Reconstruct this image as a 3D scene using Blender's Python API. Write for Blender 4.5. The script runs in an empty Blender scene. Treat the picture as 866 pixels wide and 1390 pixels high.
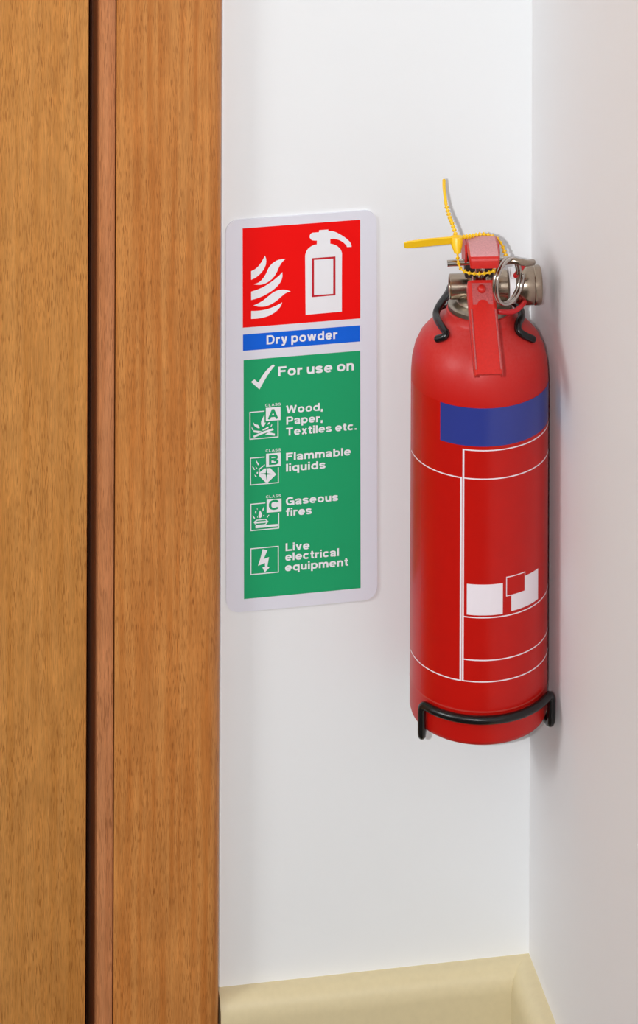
import bpy, bmesh, math, random
from mathutils import Vector, Matrix

# ------------------------------------------------------------------ camera, world, light, exposure
scene = bpy.context.scene
C = scene.collection
MM = 0.001
R = math.radians

CAM = (-0.41105, -1.66748, 1.17507)          # eye point, metres; the wall plane is y = 0, the corner x = 0
cam_d = bpy.data.cameras.new('camera')
cam = bpy.data.objects.new('camera', cam_d); C.objects.link(cam)
cam_d.sensor_fit = 'VERTICAL'; cam_d.sensor_height = 36.0
cam_d.lens = 4500.0 * 36.0 / 1390.0
cam_d.shift_y = -(695.0 + 1530.0) / 1390.0   # verticals kept parallel: level camera, lens shifted down
cam_d.clip_start = 0.01; cam_d.clip_end = 50
yaw, roll = R(-10.1), R(0.2)
cam.matrix_world = (Matrix.Translation(CAM) @ Matrix.Rotation(yaw, 4, 'Z') @ Matrix.Rotation(R(90), 4, 'X')
                    @ Matrix.Rotation(roll, 4, 'Z'))
scene.camera = cam

w = bpy.data.worlds.new('world'); scene.world = w; w.use_nodes = True
w.node_tree.nodes['Background'].inputs[0].default_value = (0.9, 0.95, 1.0, 1)
w.node_tree.nodes['Background'].inputs[1].default_value = 0.3

def light(name, kind, loc, energy, color=(1, 1, 1), size=0.05, size_y=None, aim=None):
    d = bpy.data.lights.new(name, kind); o = bpy.data.objects.new(name, d); C.objects.link(o)
    o.location = loc; d.energy = energy; d.color = color
    if kind == 'AREA':
        d.shape = 'RECTANGLE'; d.size = size; d.size_y = size_y or size
        o.rotation_euler = (Vector(aim) - Vector(loc)).to_track_quat('-Z', 'Y').to_euler()
    else:
        d.shadow_soft_size = size
    return o
# the flash on the camera, a hand's width to the left of the lens, pointed where the camera looks
fl_ = light('flash', 'SPOT', (CAM[0] - 0.085, CAM[1] + 0.015, CAM[2]), 62, (0.97, 0.985, 1.0), 0.008)
fl_.rotation_euler = (Vector((-0.15, 0, 0.55)) - fl_.location).to_track_quat('-Z', 'Y').to_euler()
fl_.data.spot_size = R(64); fl_.data.spot_blend = 0.6
# added area lights: soft fill from the left, and a weak overhead ceiling bounce
light('left_fill', 'AREA', (-2.85, -1.4, 1.95), 38, (0.95, 0.99, 1.0), 0.7, 0.8, (0, -0.15, 0.7))
light('ceiling_fill', 'AREA', (-1.4, -1.5, 2.37), 4, (1.0, 0.97, 0.93), 0.9, 0.9, (-1.4, -1.5, 0))

scene.view_settings.view_transform = 'Standard'
scene.view_settings.look = 'None'
scene.view_settings.exposure = 0.0
scene.view_settings.gamma = 1.0
scene.view_settings.use_curve_mapping = False
try:
    scene.cycles.use_denoising = True
    scene.cycles.max_bounces = 8
except Exception:
    pass

# ------------------------------------------------------------------ measured shapes (millimetres)
SIGN = {'blue': [(-30.13, 41.1), (30.18, 41.46), (30.16, 33.16), (-30.03, 32.92)],
 'board': [(-39.2, 100.1), (39.0, 100.42), (38.66, -99.3), (-38.78, -99.21)],
 'box': [[(-27.12, 1.77), (-12.07, 1.64), (-12.1, -12.44), (-26.93, -12.49)], [(-26.85, -21.6), (-11.96, -21.76), (-11.98, -35.78), (-26.66, -35.77)],
         [(-26.74, -45.05), (-11.88, -45.14), (-11.78, -58.99), (-26.52, -59.01)], [(-26.78, -67.79), (-12.04, -67.72), (-12.06, -81.26), (-26.55, -81.51)]],
 'class': [[(-18.68, 3.19), (-11.0, 3.07), (-11.01, -3.67), (-18.54, -3.64)], [(-18.56, -20.19), (-10.97, -20.29), (-10.99, -27.06), (-18.48, -27.02)],
           [(-18.3, -43.67), (-10.61, -43.68), (-10.69, -50.29), (-18.22, -50.35)]],
 'ext': [(2.06, 48.89), (1.94, 63.49), (1.85, 79.0), (2.0, 79.91), (2.31, 80.81), (2.87, 81.88), (3.62, 82.74), (4.56, 83.41), (5.5, 83.9), (6.7, 84.25), (7.93, 84.38), (7.94, 86.37), (6.62, 86.47),
         (5.69, 86.65), (5.05, 86.99), (4.56, 87.55), (4.27, 88.12), (4.19, 88.72), (4.31, 89.34), (4.61, 89.87), (5.13, 90.27), (5.88, 90.55), (9.07, 90.57), (9.07, 91.57), (13.84, 91.59),
         (13.84, 90.74), (14.89, 90.74), (16.01, 90.58), (17.33, 90.11), (18.64, 89.46), (20.14, 88.54), (21.65, 87.5), (23.07, 86.43), (24.28, 85.27), (25.1, 84.36), (25.59, 83.51), (25.89, 82.67),
         (25.96, 81.82), (23.59, 81.88), (23.29, 82.64), (22.77, 83.28), (21.94, 84.15), (20.89, 84.97), (19.76, 85.68), (18.64, 86.17), (17.7, 86.46), (16.76, 86.64), (14.88, 86.63), (14.88, 84.23),
         (16.19, 83.91), (17.5, 83.37), (18.56, 82.7), (19.38, 81.94), (20.06, 81.18), (20.51, 80.37), (20.81, 79.5), (20.95, 78.68), (20.85, 63.89), (20.83, 49.09)],
 'ext_in': [(6.42, 76.62), (16.37, 76.54), (16.33, 58.58), (6.39, 58.64)],
 'ext_out': [(5.3, 77.56), (17.57, 77.56), (17.54, 57.67), (5.26, 57.62)],
 'flames': [[(-26.02, 73.3), (-24.02, 74.15), (-22.49, 75.31), (-20.64, 77.59), (-19.66, 79.34), (-18.95, 80.65), (-18.37, 79.24), (-18.25, 77.72), (-18.5, 75.92), (-19.42, 73.86), (-20.65, 72.29),
             (-22.19, 70.89), (-24.03, 69.66), (-26.03, 68.91)],
            [(-24.65, 66.53), (-23.27, 66.82), (-21.89, 67.38), (-20.6, 68.43), (-19.43, 69.77), (-18.57, 71.13), (-17.89, 72.53), (-17.21, 73.94), (-16.35, 75.21), (-15.36, 76.22), (-14.19, 77.05),
             (-12.96, 77.68), (-11.73, 78.08), (-10.04, 78.28), (-8.29, 78.24), (-9.34, 77.41), (-10.35, 76.36), (-11.43, 74.78), (-12.05, 73.46), (-12.67, 72.14), (-13.34, 70.91), (-14.21, 69.68),
             (-15.19, 68.6), (-16.36, 67.72), (-17.59, 66.99), (-18.82, 66.45), (-20.2, 66.1), (-21.58, 65.96), (-23.27, 66.15)],
            [(-26.04, 62.85), (-22.51, 63.73), (-20.2, 64.58), (-17.9, 65.71), (-16.06, 66.78), (-14.21, 68.01), (-12.92, 68.97), (-11.75, 69.79), (-9.96, 71.57), (-9.9, 69.5), (-10.27, 68.01),
             (-10.83, 66.69), (-11.57, 65.68), (-12.37, 64.83), (-13.36, 63.94), (-14.53, 63.02), (-16.12, 62.03), (-17.91, 61.1), (-19.75, 60.24), (-21.59, 59.57), (-23.74, 59.03), (-26.04, 58.61)],
            [(-24.91, 55.79), (-23.19, 56.32), (-21.6, 56.99), (-20.0, 57.84), (-18.53, 58.87), (-17.3, 59.75), (-16.07, 60.72), (-14.84, 61.5), (-13.6, 62.1), (-12.22, 62.51), (-10.84, 62.65),
             (-9.45, 62.61), (-8.07, 62.38), (-5.61, 61.43), (-6.99, 61.2), (-8.07, 60.8), (-9.0, 60.26), (-9.92, 59.58), (-11.0, 58.72), (-12.08, 57.89), (-13.37, 56.96), (-14.84, 56.16),
             (-16.07, 55.56), (-17.3, 55.14), (-18.69, 54.82), (-20.07, 54.75), (-22.52, 55.0)],
            [(-26.05, 53.0), (-24.06, 52.88), (-21.91, 52.89), (-19.92, 53.01), (-17.92, 53.28), (-16.02, 53.77), (-14.23, 54.36), (-12.08, 55.19), (-10.08, 56.16), (-10.48, 54.91), (-11.16, 53.81),
             (-12.02, 52.85), (-13.01, 51.98), (-14.18, 51.2), (-15.47, 50.51), (-17.07, 49.87), (-18.85, 49.41), (-20.69, 49.1), (-22.53, 48.94), (-26.06, 48.97)]],
 'green': [(-30.23, 28.21), (30.42, 28.42), (30.22, -93.23), (-29.68, -93.5)],
 'iconA': [[(-24.99, -7.8), (-22.99, -8.18), (-20.69, -8.68), (-22.38, -9.54), (-24.93, -8.87)], [(-17.16, -9.46), (-13.94, -10.4), (-14.1, -11.45), (-19.01, -10.4)],
           [(-25.21, -10.66), (-19.93, -8.83), (-15.01, -7.58), (-14.55, -8.59), (-19.62, -9.92), (-24.69, -11.55)],
           [(-20.54, -8.08), (-17.47, -6.55), (-17.1, -7.25), (-18.7, -8.03), (-20.08, -8.36)],
           [(-25.07, -3.7), (-24.37, -4.67), (-23.45, -4.99), (-22.68, -5.17), (-21.92, -6.24), (-21.86, -7.06), (-22.62, -6.94), (-23.6, -6.43), (-24.52, -5.57), (-24.89, -4.63)],
           [(-25.96, -5.75), (-25.45, -6.85), (-24.89, -7.72), (-25.6, -7.6), (-25.87, -6.66)],
           [(-19.36, -0.09), (-19.15, -1.77), (-19.06, -2.99), (-18.6, -4.24), (-19.0, -5.27), (-19.46, -5.99), (-20.08, -6.39), (-20.78, -5.88), (-21.09, -4.94), (-21.02, -3.59), (-20.59, -2.56),
            (-19.98, -1.55)],
           [(-17.83, -5.58), (-17.46, -4.79), (-17.0, -4.32), (-16.17, -3.99), (-16.48, -4.72), (-17.0, -5.23)], [(-16.3, -6.92), (-15.87, -5.99), (-15.47, -5.26), (-15.41, -6.09), (-15.78, -6.76)]],
 'iconB': [[(-21.65, -29.33), (-18.73, -27.36), (-18.27, -26.89), (-16.89, -27.16), (-13.27, -31.26), (-17.67, -35.07), (-18.8, -34.88), (-22.11, -31.26), (-21.96, -30.06)],
           [(-22.35, -27.75), (-19.19, -25.6), (-18.97, -25.98), (-21.86, -28.0), (-21.8, -29.77), (-22.26, -30.33)],
           [(-23.48, -23.26), (-22.26, -25.18), (-22.26, -25.64), (-22.72, -25.81), (-23.7, -23.84)], [(-25.42, -25.82), (-24.19, -27.89), (-24.71, -28.06), (-25.54, -26.56)],
           [(-23.95, -26.25), (-23.03, -27.3), (-23.49, -27.5)], [(-24.57, -30.29), (-23.28, -31.55), (-24.11, -31.54)], [(-23.4, -29.33), (-22.72, -29.14), (-22.72, -30.14), (-23.28, -30.25)]],
 'iconB2': [[(-21.5, -30.1), (-18.43, -30.12), (-14.9, -30.97), (-18.43, -30.97)], [(-18.42, -27.39), (-17.94, -30.56), (-18.28, -33.86), (-18.74, -30.49)]],
 'iconC': [[(-25.07, -54.53), (-23.53, -53.46), (-18.77, -53.42), (-17.33, -54.92), (-18.78, -56.46), (-23.69, -56.53)],
           [(-23.94, -56.51), (-12.63, -56.55), (-12.33, -57.03), (-12.64, -57.7), (-23.85, -57.82), (-24.18, -57.19)],
           [(-21.68, -48.77), (-20.92, -50.2), (-20.55, -51.29), (-20.92, -52.32), (-21.69, -52.86), (-22.3, -52.2), (-22.52, -51.42), (-22.14, -49.94)],
           [(-20.45, -48.57), (-19.84, -47.2), (-19.75, -48.64), (-20.24, -49.65)], [(-25.52, -50.85), (-24.24, -52.48), (-24.6, -53.0), (-25.37, -51.84)],
           [(-24.14, -48.79), (-23.55, -49.06), (-23.68, -50.56), (-24.23, -50.06)], [(-18.16, -52.72), (-17.08, -51.24), (-17.02, -51.91), (-17.85, -52.87)],
           [(-23.13, -51.37), (-22.64, -52.32), (-23.07, -52.5)], [(-20.0, -51.4), (-19.38, -51.34), (-19.79, -52.33)], [(-23.37, -47.86), (-22.85, -47.76), (-23.0, -48.56)]],
 'iconC2': [[(-23.93, -54.39), (-23.07, -53.92), (-19.08, -53.85), (-18.47, -54.42)], [(-24.3, -55.36), (-18.47, -55.36), (-19.09, -56.03), (-23.38, -56.14)]],
 'iconE': [[(-20.34, -68.73), (-17.88, -69.5), (-19.88, -73.78), (-17.06, -73.07), (-17.96, -77.75), (-16.82, -78.3), (-19.28, -80.72), (-20.5, -77.97), (-19.12, -77.79), (-19.21, -75.87),
            (-22.8, -77.0), (-21.51, -73.18)]],
 'red': [(-30.5, 95.34), (30.54, 95.37), (30.45, 44.83), (-30.2, 44.71)],
 'tick': [(-26.22, 16.92), (-24.48, 18.11), (-22.46, 16.32), (-20.62, 19.32), (-18.49, 22.01), (-16.56, 23.76), (-14.82, 24.95), (-13.95, 24.21), (-16.08, 21.81), (-18.01, 19.11), (-19.95, 15.93),
          (-21.88, 12.75)]}
TEXT = [('Dry powder', -18.19, 35.39, 36.74, 4.59, 'blue'), ('For use on', -12.21, 18.65, 39.27, 4.96, 'green'), ('Wood,', -8.17, -0.62, 19.04, 3.98, 'green'), ('Paper,', -8.02, -6.34, 18.81, 3.98, 'green'),
 ('Textiles etc.', -8.19, -11.93, 36.55, 3.98, 'green'), ('Flammable', -8.21, -24.7, 33.59, 3.98, 'green'), ('liquids', -8.22, -30.3, 20.46, 3.98, 'green'),
 ('Gaseous', -8.36, -47.46, 27.11, 3.98, 'green'), ('fires', -8.37, -53.02, 13.38, 3.98, 'green'), ('Live', -8.51, -70.78, 12.39, 3.98, 'green'), ('electrical', -8.71, -75.72, 27.83, 3.98, 'green'),
 ('equipment', -8.8, -81.05, 32.78, 3.98, 'green'), ('CLASS', -18.85, 3.73, 7.87, 1.39, 'green'), ('CLASS', -18.7, -19.48, 7.72, 1.39, 'green'), ('CLASS', -18.59, -42.92, 7.72, 1.39, 'green'),
 ('A', -17.61, -2.81, 5.37, 5.01, 'class'), ('B', -17.04, -26.08, 4.92, 5.01, 'class'), ('C', -17.17, -49.11, 5.16, 5.01, 'class')]
HL = [(-14.34, 7.54, 455.0), (-18.64, 6.91, 452.24), (-21.69, 3.27, 450.69), (-21.8, -4.25, 450.23), (-20.53, -10.58, 449.2), (-20.12, -13.02, 448.39), (-21.53, -13.49, 447.05), (-24.16, -11.78, 445.59)]
HR = [(40.5, 66.25, 423.0), (20.25, -5.59, 451.43), (16.28, -14.2, 451.0), (15.93, -17.26, 449.04), (18.45, -17.75, 446.87), (23.32, -16.39, 443.9)]
TAIL = [(-14.23, -22, 499.06), (-14.42, -19, 500.03), (-15.22, -13, 501.99), (-15.94, -8, 502.91), (-16.98, 0, 505.61), (-17.18, 6, 508.77), (-17.17, 11, 510.87), (-16.85, 15, 513.02)]
HEAD = [(-13.96, -23, 499.83), (-14.1, -24.5, 496.44), (-13.86, -26, 493.05)]
LOOP = [(-13.86, -26, 493.05), (-13.76, -27, 489.82), (-12.67, -29, 486.64), (-9.94, -31, 485.43), (-6.34, -31.5, 484.84), (-1.97, -31.5, 484.76), (2.46, -31, 485.37), (6.44, -28, 485.85),
 (9.8, -24, 486.29), (10.97, -20, 487.52), (10.49, -16, 489.16), (9.52, -13, 491.24), (7.52, -11, 493.39), (4.66, -10, 494.51), (0.12, -11, 495.74), (-5.92, -16, 496.99), (-10.83, -21, 498.59)]
FLAG = [(-16.89, -23, 500.07), (-16.88, -23, 496.24), (-28.65, -23.5, 499.58), (-28.64, -23.5, 495.21), (-39.29, -24, 497.99), (-38.91, -24, 495.06), (-40.38, -24, 497.09)]
PIN = [(-18.58, -22, 486.18), (11.85, -22, 487.61)]
PLUN = [(-6.05, -18, 476.76), (3.14, -18, 476.58), (-6.07, -18, 482.62)]
RING = [(11.07, -26, 478.36), (3.74, -26, 482.14), (18.77, -26, 477.11), (11.03, -26, 489.29), (11.48, -26, 467.41)]
RING2 = [(10.39, -22, 486.54), (14.31, -23, 487.25), (18.35, -23, 486.44), (21.65, -20, 484.75), (24.94, -14, 482.55)]
CORD1 = [(21.49, -12, 481.41), (18.68, -14, 478.99), (16.59, -13, 475.67)]
CORD2 = [(7.46, -16, 459.15), (10.41, -16, 458.9), (15.43, -14, 458.12), (18.98, -12, 459.39), (21.66, -8, 460.19)]
STRIP = [(14.94, -8, 474.33), (17.54, -8, 474.28), (14.98, -8, 462.53), (17.58, -8, 462.48)]
KNOB = [(22.57, 0, 465.24), (30.95, 0, 465.08), (26.27, 0, 474.25), (26.33, 0, 455.54), (21.09, 0, 465.27), (6.95, 0, 465.55)]
NOZ = [(-15.35, 0, 465.06), (-15.37, 0, 471.17), (-15.33, 0, 458.96)]
TOPL = [(-10.51, -14, 496.07), (7.92, -14, 495.72), (-9.78, -40, 496.99), (7.27, -40, 497.02), (-9.77, -40, 493.01), (7.28, -40, 493.41)]
HANDLE = [(-0.76, -20, 479.7), (-1.41, -33, 467.42), (-2.37, -52, 454.51), (-2.9, -60, 448.45), (-1.62, -25, 474.9)]

# ------------------------------------------------------------------ helpers
def srgb(r, g, b):
    f = lambda c: (c / 255 / 12.92) if c / 255 <= 0.04045 else ((c / 255 + 0.055) / 1.055) ** 2.4
    return (f(r), f(g), f(b), 1.0)

def new_mat(name):
    m = bpy.data.materials.new(name); m.use_nodes = True
    nt = m.node_tree; b = nt.nodes['Principled BSDF']
    return m, nt, b

def node(nt, kind, **kw):
    n = nt.nodes.new(kind)
    for k, v in kw.items():
        if k.startswith('i_'):
            n.inputs[int(k[2:]) if k[2:].isdigit() else k[2:].replace('_', ' ')].default_value = v
        else:
            setattr(n, k, v)
    return n

def ramp(nt, stops):
    n = nt.nodes.new('ShaderNodeValToRGB'); cr = n.color_ramp
    while len(cr.elements) > 1: cr.elements.remove(cr.elements[-1])
    cr.elements[0].position = stops[0][0]; cr.elements[0].color = stops[0][1]
    for p, c in stops[1:]:
        e = cr.elements.new(p); e.color = c
    return n

def g(v): return (v, v, v, 1)

def mapping(nt, scale):
    tc = node(nt, 'ShaderNodeTexCoord'); mp = node(nt, 'ShaderNodeMapping')
    mp.inputs['Scale'].default_value = scale
    nt.links.new(tc.outputs['Object'], mp.inputs['Vector'])
    return mp

def mixrgb(nt, mode, fac, a, b):
    n = nt.nodes.new('ShaderNodeMix'); n.data_type = 'RGBA'; n.blend_type = mode
    for sock, v in ((n.inputs[0], fac), (n.inputs[6], a), (n.inputs[7], b)):
        if hasattr(v, 'links') or hasattr(v, 'is_linked'): nt.links.new(v, sock)
        else: sock.default_value = v
    return n.outputs[2]

def bump(nt, b, height, strength, dist):
    bn = node(nt, 'ShaderNodeBump'); bn.inputs['Strength'].default_value = strength; bn.inputs['Distance'].default_value = dist
    nt.links.new(height, bn.inputs['Height']); nt.links.new(bn.outputs[0], b.inputs['Normal'])

def plain(name, col, rough=0.5, metal=0.0, spec=0.5, coat=0.0, noise=0.0, nscale=60, bumps=0.0):
    m, nt, b = new_mat(name)
    b.inputs['Roughness'].default_value = rough; b.inputs['Metallic'].default_value = metal
    b.inputs['Specular IOR Level'].default_value = spec; b.inputs['Coat Weight'].default_value = coat
    b.inputs['Coat Roughness'].default_value = 0.08
    mp = mapping(nt, (nscale,) * 3)
    nz = node(nt, 'ShaderNodeTexNoise'); nz.inputs['Detail'].default_value = 4
    nt.links.new(mp.outputs[0], nz.inputs['Vector'])
    rp = ramp(nt, [(0.3, g(1 - noise)), (0.7, g(1.0))]); nt.links.new(nz.outputs['Fac'], rp.inputs[0])
    nt.links.new(mixrgb(nt, 'MULTIPLY', 1.0, col, rp.outputs[0]), b.inputs['Base Color'])
    if bumps: bump(nt, b, nz.outputs['Fac'], bumps, 0.0004)
    return m

def oak(name, light_c, dark_c, band_c, seed=0.0, rough=0.42):
    """varnished oak: broad soft bands, fine fibre and short dark pores, all running up the board"""
    m, nt, b = new_mat(name)
    tc = node(nt, 'ShaderNodeTexCoord')
    def nz(scale, detail=3, rough_=0.5, off=0):
        mp = node(nt, 'ShaderNodeMapping'); mp.inputs['Scale'].default_value = scale
        mp.inputs['Location'].default_value = (seed + off, seed * 2 + off, seed * 3 + off)
        nt.links.new(tc.outputs['Object'], mp.inputs['Vector'])
        n = node(nt, 'ShaderNodeTexNoise'); n.inputs['Detail'].default_value = detail; n.inputs['Roughness'].default_value = rough_
        nt.links.new(mp.outputs[0], n.inputs['Vector']); return n.outputs['Fac']
    bands = ramp(nt, [(0.35, band_c), (0.62, light_c)]); nt.links.new(nz((55, 55, 1.6), 2), bands.inputs[0])
    fib = ramp(nt, [(0.3, g(0.80)), (0.7, g(1.10))]); nt.links.new(nz((560, 560, 22), 3, 0.55, 5), fib.inputs[0])
    blot = ramp(nt, [(0.3, g(0.88)), (0.7, g(1.05))]); nt.links.new(nz((20, 20, 9), 2, 0.5, 9), blot.inputs[0])
    c1 = mixrgb(nt, 'MULTIPLY', 1.0, bands.outputs[0], fib.outputs[0])
    c2 = mixrgb(nt, 'MULTIPLY', 1.0, c1, blot.outputs[0])
    pore = ramp(nt, [(0.54, g(0)), (0.66, g(1))]); nt.links.new(nz((640, 640, 36), 1, 0.4, 17), pore.inputs[0])
    dens = ramp(nt, [(0.36, g(0.2)), (0.6, g(0.8))]); nt.links.new(nz((45, 45, 4), 2, 0.5, 23), dens.inputs[0])
    pm = mixrgb(nt, 'MULTIPLY', 1.0, pore.outputs[0], dens.outputs[0])
    col = mixrgb(nt, 'MIX', pm, c2, dark_c)
    nt.links.new(col, b.inputs['Base Color'])
    b.inputs['Roughness'].default_value = rough; b.inputs['Specular IOR Level'].default_value = 0.35
    bump(nt, b, fib.outputs[0], 0.12, 0.0003)
    return m

def finish(name, bm, mat, parent=None, smooth=True):
    bm.normal_update()
    me = bpy.data.meshes.new(name)
    for v in bm.verts: v.co *= MM
    bm.to_mesh(me); bm.free()
    mats = mat if isinstance(mat, (list, tuple)) else [mat]
    for m in mats: me.materials.append(m)
    if smooth:
        for p in me.polygons: p.use_smooth = True
        try: me.set_sharp_from_angle(angle=R(38))
        except Exception: pass
    o = bpy.data.objects.new(name, me); C.objects.link(o)
    if parent: o.parent = parent
    return o

def thing(name, label, cat, loc=(0, 0, 0), rot=(0, 0, 0)):
    o = bpy.data.objects.new(name, None); C.objects.link(o)
    o.location = [c * MM for c in loc]; o.rotation_euler = rot
    o.empty_display_size = 0.02
    o['label'] = label; o['category'] = cat
    return o

def struct(o, label=None):
    o['kind'] = 'structure'
    if label: o['label'] = label
    return o

def box(bm, x0, x1, y0, y1, z0, z1, bev=0.0, seg=2):
    vs = [bm.verts.new((x, y, z)) for x in (x0, x1) for y in (y0, y1) for z in (z0, z1)]
    fs = [bm.faces.new([vs[i] for i in q]) for q in ((0, 1, 3, 2), (4, 6, 7, 5), (0, 4, 5, 1), (2, 3, 7, 6), (0, 2, 6, 4), (1, 5, 7, 3))]
    bmesh.ops.recalc_face_normals(bm, faces=fs)
    if bev:
        es = list({e for f in fs for e in f.edges})
        bmesh.ops.bevel(bm, geom=es, offset=bev, segments=seg, profile=0.5, affect='EDGES')
    return bm

def lathe(bm, prof, n=64, M=None, cap0=True, cap1=True):
    """prof: (radius, height) list about local Z; M places it"""
    M = M or Matrix()
    rings = []
    for r, z in prof:
        if r < 1e-6: rings.append([bm.verts.new(M @ Vector((0, 0, z)))])
        else: rings.append([bm.verts.new(M @ Vector((r * math.cos(2 * math.pi * k / n), r * math.sin(2 * math.pi * k / n), z))) for k in range(n)])
    fs = []
    for a, b in zip(rings, rings[1:]):
        for k in range(n):
            k2 = (k + 1) % n
            q = [a[k % len(a)], a[k2 % len(a)], b[k2 % len(b)], b[k % len(b)]]
            u = []
            for v in q:
                if v not in u: u.append(v)
            if len(u) > 2: fs.append(bm.faces.new(u))
    if cap0 and len(rings[0]) > 2: fs.append(bm.faces.new(rings[0]))
    if cap1 and len(rings[-1]) > 2: fs.append(bm.faces.new(rings[-1]))
    bmesh.ops.recalc_face_normals(bm, faces=fs)
    return bm

def spline(pts, sub=6, closed=False):
    P = [Vector(p) for p in pts]; n = len(P); out = []
    segs = n if closed else n - 1
    for i in range(segs):
        if closed: p0, p1, p2, p3 = P[(i - 1) % n], P[i], P[(i + 1) % n], P[(i + 2) % n]
        else:
            p1, p2 = P[i], P[i + 1]
            p0 = P[i - 1] if i > 0 else p1 * 2 - p2
            p3 = P[i + 2] if i + 2 < n else p2 * 2 - p1
        for k in range(sub):
            t = k / sub
            out.append(0.5 * ((2 * p1) + (p2 - p0) * t + (2 * p0 - 5 * p1 + 4 * p2 - p3) * t * t + (3 * p1 - p0 - 3 * p2 + p3) * t ** 3))
    if not closed: out.append(P[-1])
    return out

def fillet(pts, rad, n=6):
    """round the corners of a bent wire"""
    P = [Vector(p) for p in pts]; out = [P[0]]
    for i in range(1, len(P) - 1):
        a, b, c = P[i - 1], P[i], P[i + 1]
        d1, d2 = (a - b), (c - b); r = min(rad, d1.length * 0.48, d2.length * 0.48)
        p, q = b + d1.normalized() * r, b + d2.normalized() * r
        for k in range(n + 1):
            t = k / n
            out.append(p * (1 - t) ** 2 + b * 2 * t * (1 - t) + q * t * t)
    out.append(P[-1]); return out

def tube(bm, pts, r, n=12, closed=False, round_ends=True, radii=None):
    P = [Vector(p) for p in pts]
    rad = list(radii) if radii else [r] * len(P)
    if round_ends and not closed:
        for end in (0, -1):
            d = (P[0] - P[1]).normalized() if end == 0 else (P[-1] - P[-2]).normalized()
            rr = rad[end]; base = P[end]
            add = [(base + d * rr * math.sin(t), max(rr * math.cos(t), 0.02)) for t in (0.5, 1.0, 1.35, 1.55)]
            if end == 0:
                P = [a for a, _ in reversed(add)] + P; rad = [b for _, b in reversed(add)] + rad
            else:
                P = P + [a for a, _ in add]; rad = rad + [b for _, b in add]
    N = len(P); rings = []; up = None
    for i in range(N):
        if closed: t = (P[(i + 1) % N] - P[i - 1]).normalized()
        else: t = (P[min(i + 1, N - 1)] - P[max(i - 1, 0)]).normalized()
        if up is None:
            up = Vector((0, 0, 1)) if abs(t.z) < 0.8 else Vector((1, 0, 0))
        up = (up - t * up.dot(t)).normalized(); s = t.cross(up)
        rings.append([bm.verts.new(P[i] + (up * math.cos(2 * math.pi * k / n) + s * math.sin(2 * math.pi * k / n)) * rad[i]) for k in range(n)])
    fs = []
    for i in range(N if closed else N - 1):
        a, b = rings[i], rings[(i + 1) % N]
        for k in range(n): fs.append(bm.faces.new([a[k], a[(k + 1) % n], b[(k + 1) % n], b[k]]))
    if not closed:
        fs.append(bm.faces.new(rings[0])); fs.append(bm.faces.new(rings[-1]))
    bmesh.ops.recalc_face_normals(bm, faces=fs)
    return bm

def strip_sweep(bm, pts, sides, half_w, half_t):
    """flat strap: rectangular section swept along pts, 'sides' gives the width direction per point"""
    P = [Vector(p) for p in pts]; N = len(P); rings = []
    for i in range(N):
        t = (P[min(i + 1, N - 1)] - P[max(i - 1, 0)]).normalized()
        s = Vector(sides[i]); s = (s - t * s.dot(t)).normalized(); u = t.cross(s)
        hw = half_w[i] if isinstance(half_w, (list, tuple)) else half_w
        rings.append([bm.verts.new(P[i] + s * a * hw + u * b * half_t) for a, b in ((-1, -1), (1, -1), (1, 1), (-1, 1))])
    fs = []
    for a, b in zip(rings, rings[1:]):
        for k in range(4): fs.append(bm.faces.new([a[k], a[(k + 1) % 4], b[(k + 1) % 4], b[k]]))
    fs += [bm.faces.new(rings[0]), bm.faces.new(rings[-1])]
    bmesh.ops.recalc_face_normals(bm, faces=fs)
    return bm

def prism(bm, poly, depth, axis='Y', off=0.0):
    """poly of 2D points extruded: face at 'off', going to off+depth along axis"""
    def p(a, b, d): return {'Y': (a, d, b), 'X': (d, a, b), 'Z': (a, b, d)}[axis]
    f0 = [bm.verts.new(p(a, b, off)) for a, b in poly]; f1 = [bm.verts.new(p(a, b, off + depth)) for a, b in poly]
    fs = [bm.faces.new(f0), bm.faces.new(f1)]
    n = len(poly)
    for k in range(n): fs.append(bm.faces.new([f0[k], f0[(k + 1) % n], f1[(k + 1) % n], f1[k]]))
    bmesh.ops.recalc_face_normals(bm, faces=fs)
    return bm

# ------------------------------------------------------------------ materials
M_WALL = plain('white_emulsion', srgb(238, 239, 240), 0.7, spec=0.25, noise=0.02, nscale=900, bumps=0.10)
M_WALL_R = plain('white_emulsion_rolled', srgb(236, 234, 235), 0.65, spec=0.25, noise=0.03, nscale=700, bumps=0.22)
M_CEIL = plain('ceiling_white', srgb(238, 238, 236), 0.8)
M_FLOOR = plain('brown_carpet', srgb(96, 88, 82), 0.95, noise=0.3, nscale=300)
M_SKIRT = plain('cream_skirting', srgb(216, 200, 160), 0.45, noise=0.04)
M_CAULK = plain('white_caulk', srgb(240, 243, 248), 0.5)
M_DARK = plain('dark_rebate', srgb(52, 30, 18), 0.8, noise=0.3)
M_OAK_DOOR = oak('oak_door', srgb(218, 152, 80), srgb(150, 88, 34), srgb(206, 138, 66), 0.0)
M_OAK_FRAME = oak('oak_frame', srgb(208, 140, 74), srgb(138, 76, 28), srgb(192, 118, 54), 3.7)
M_OAK_LINING = oak('oak_lining', srgb(210, 140, 92), srgb(146, 88, 50), srgb(198, 126, 78), 8.1)
M_BOARD = plain('sign_plastic', srgb(226, 226, 236), 0.4, spec=0.4)
M_RED_P = plain('sign_red', srgb(242, 12, 10), 0.5, spec=0.15)
M_RED_D = plain('sign_dark_red', srgb(196, 28, 44), 0.45, spec=0.3)
M_BLUE_P = plain('sign_blue', srgb(16, 100, 222), 0.5, spec=0.2)
M_GREEN_P = plain('sign_green', srgb(32, 162, 106), 0.5, spec=0.2)
M_WHITE_P = plain('sign_white', srgb(238, 238, 242), 0.45, spec=0.3)
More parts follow.
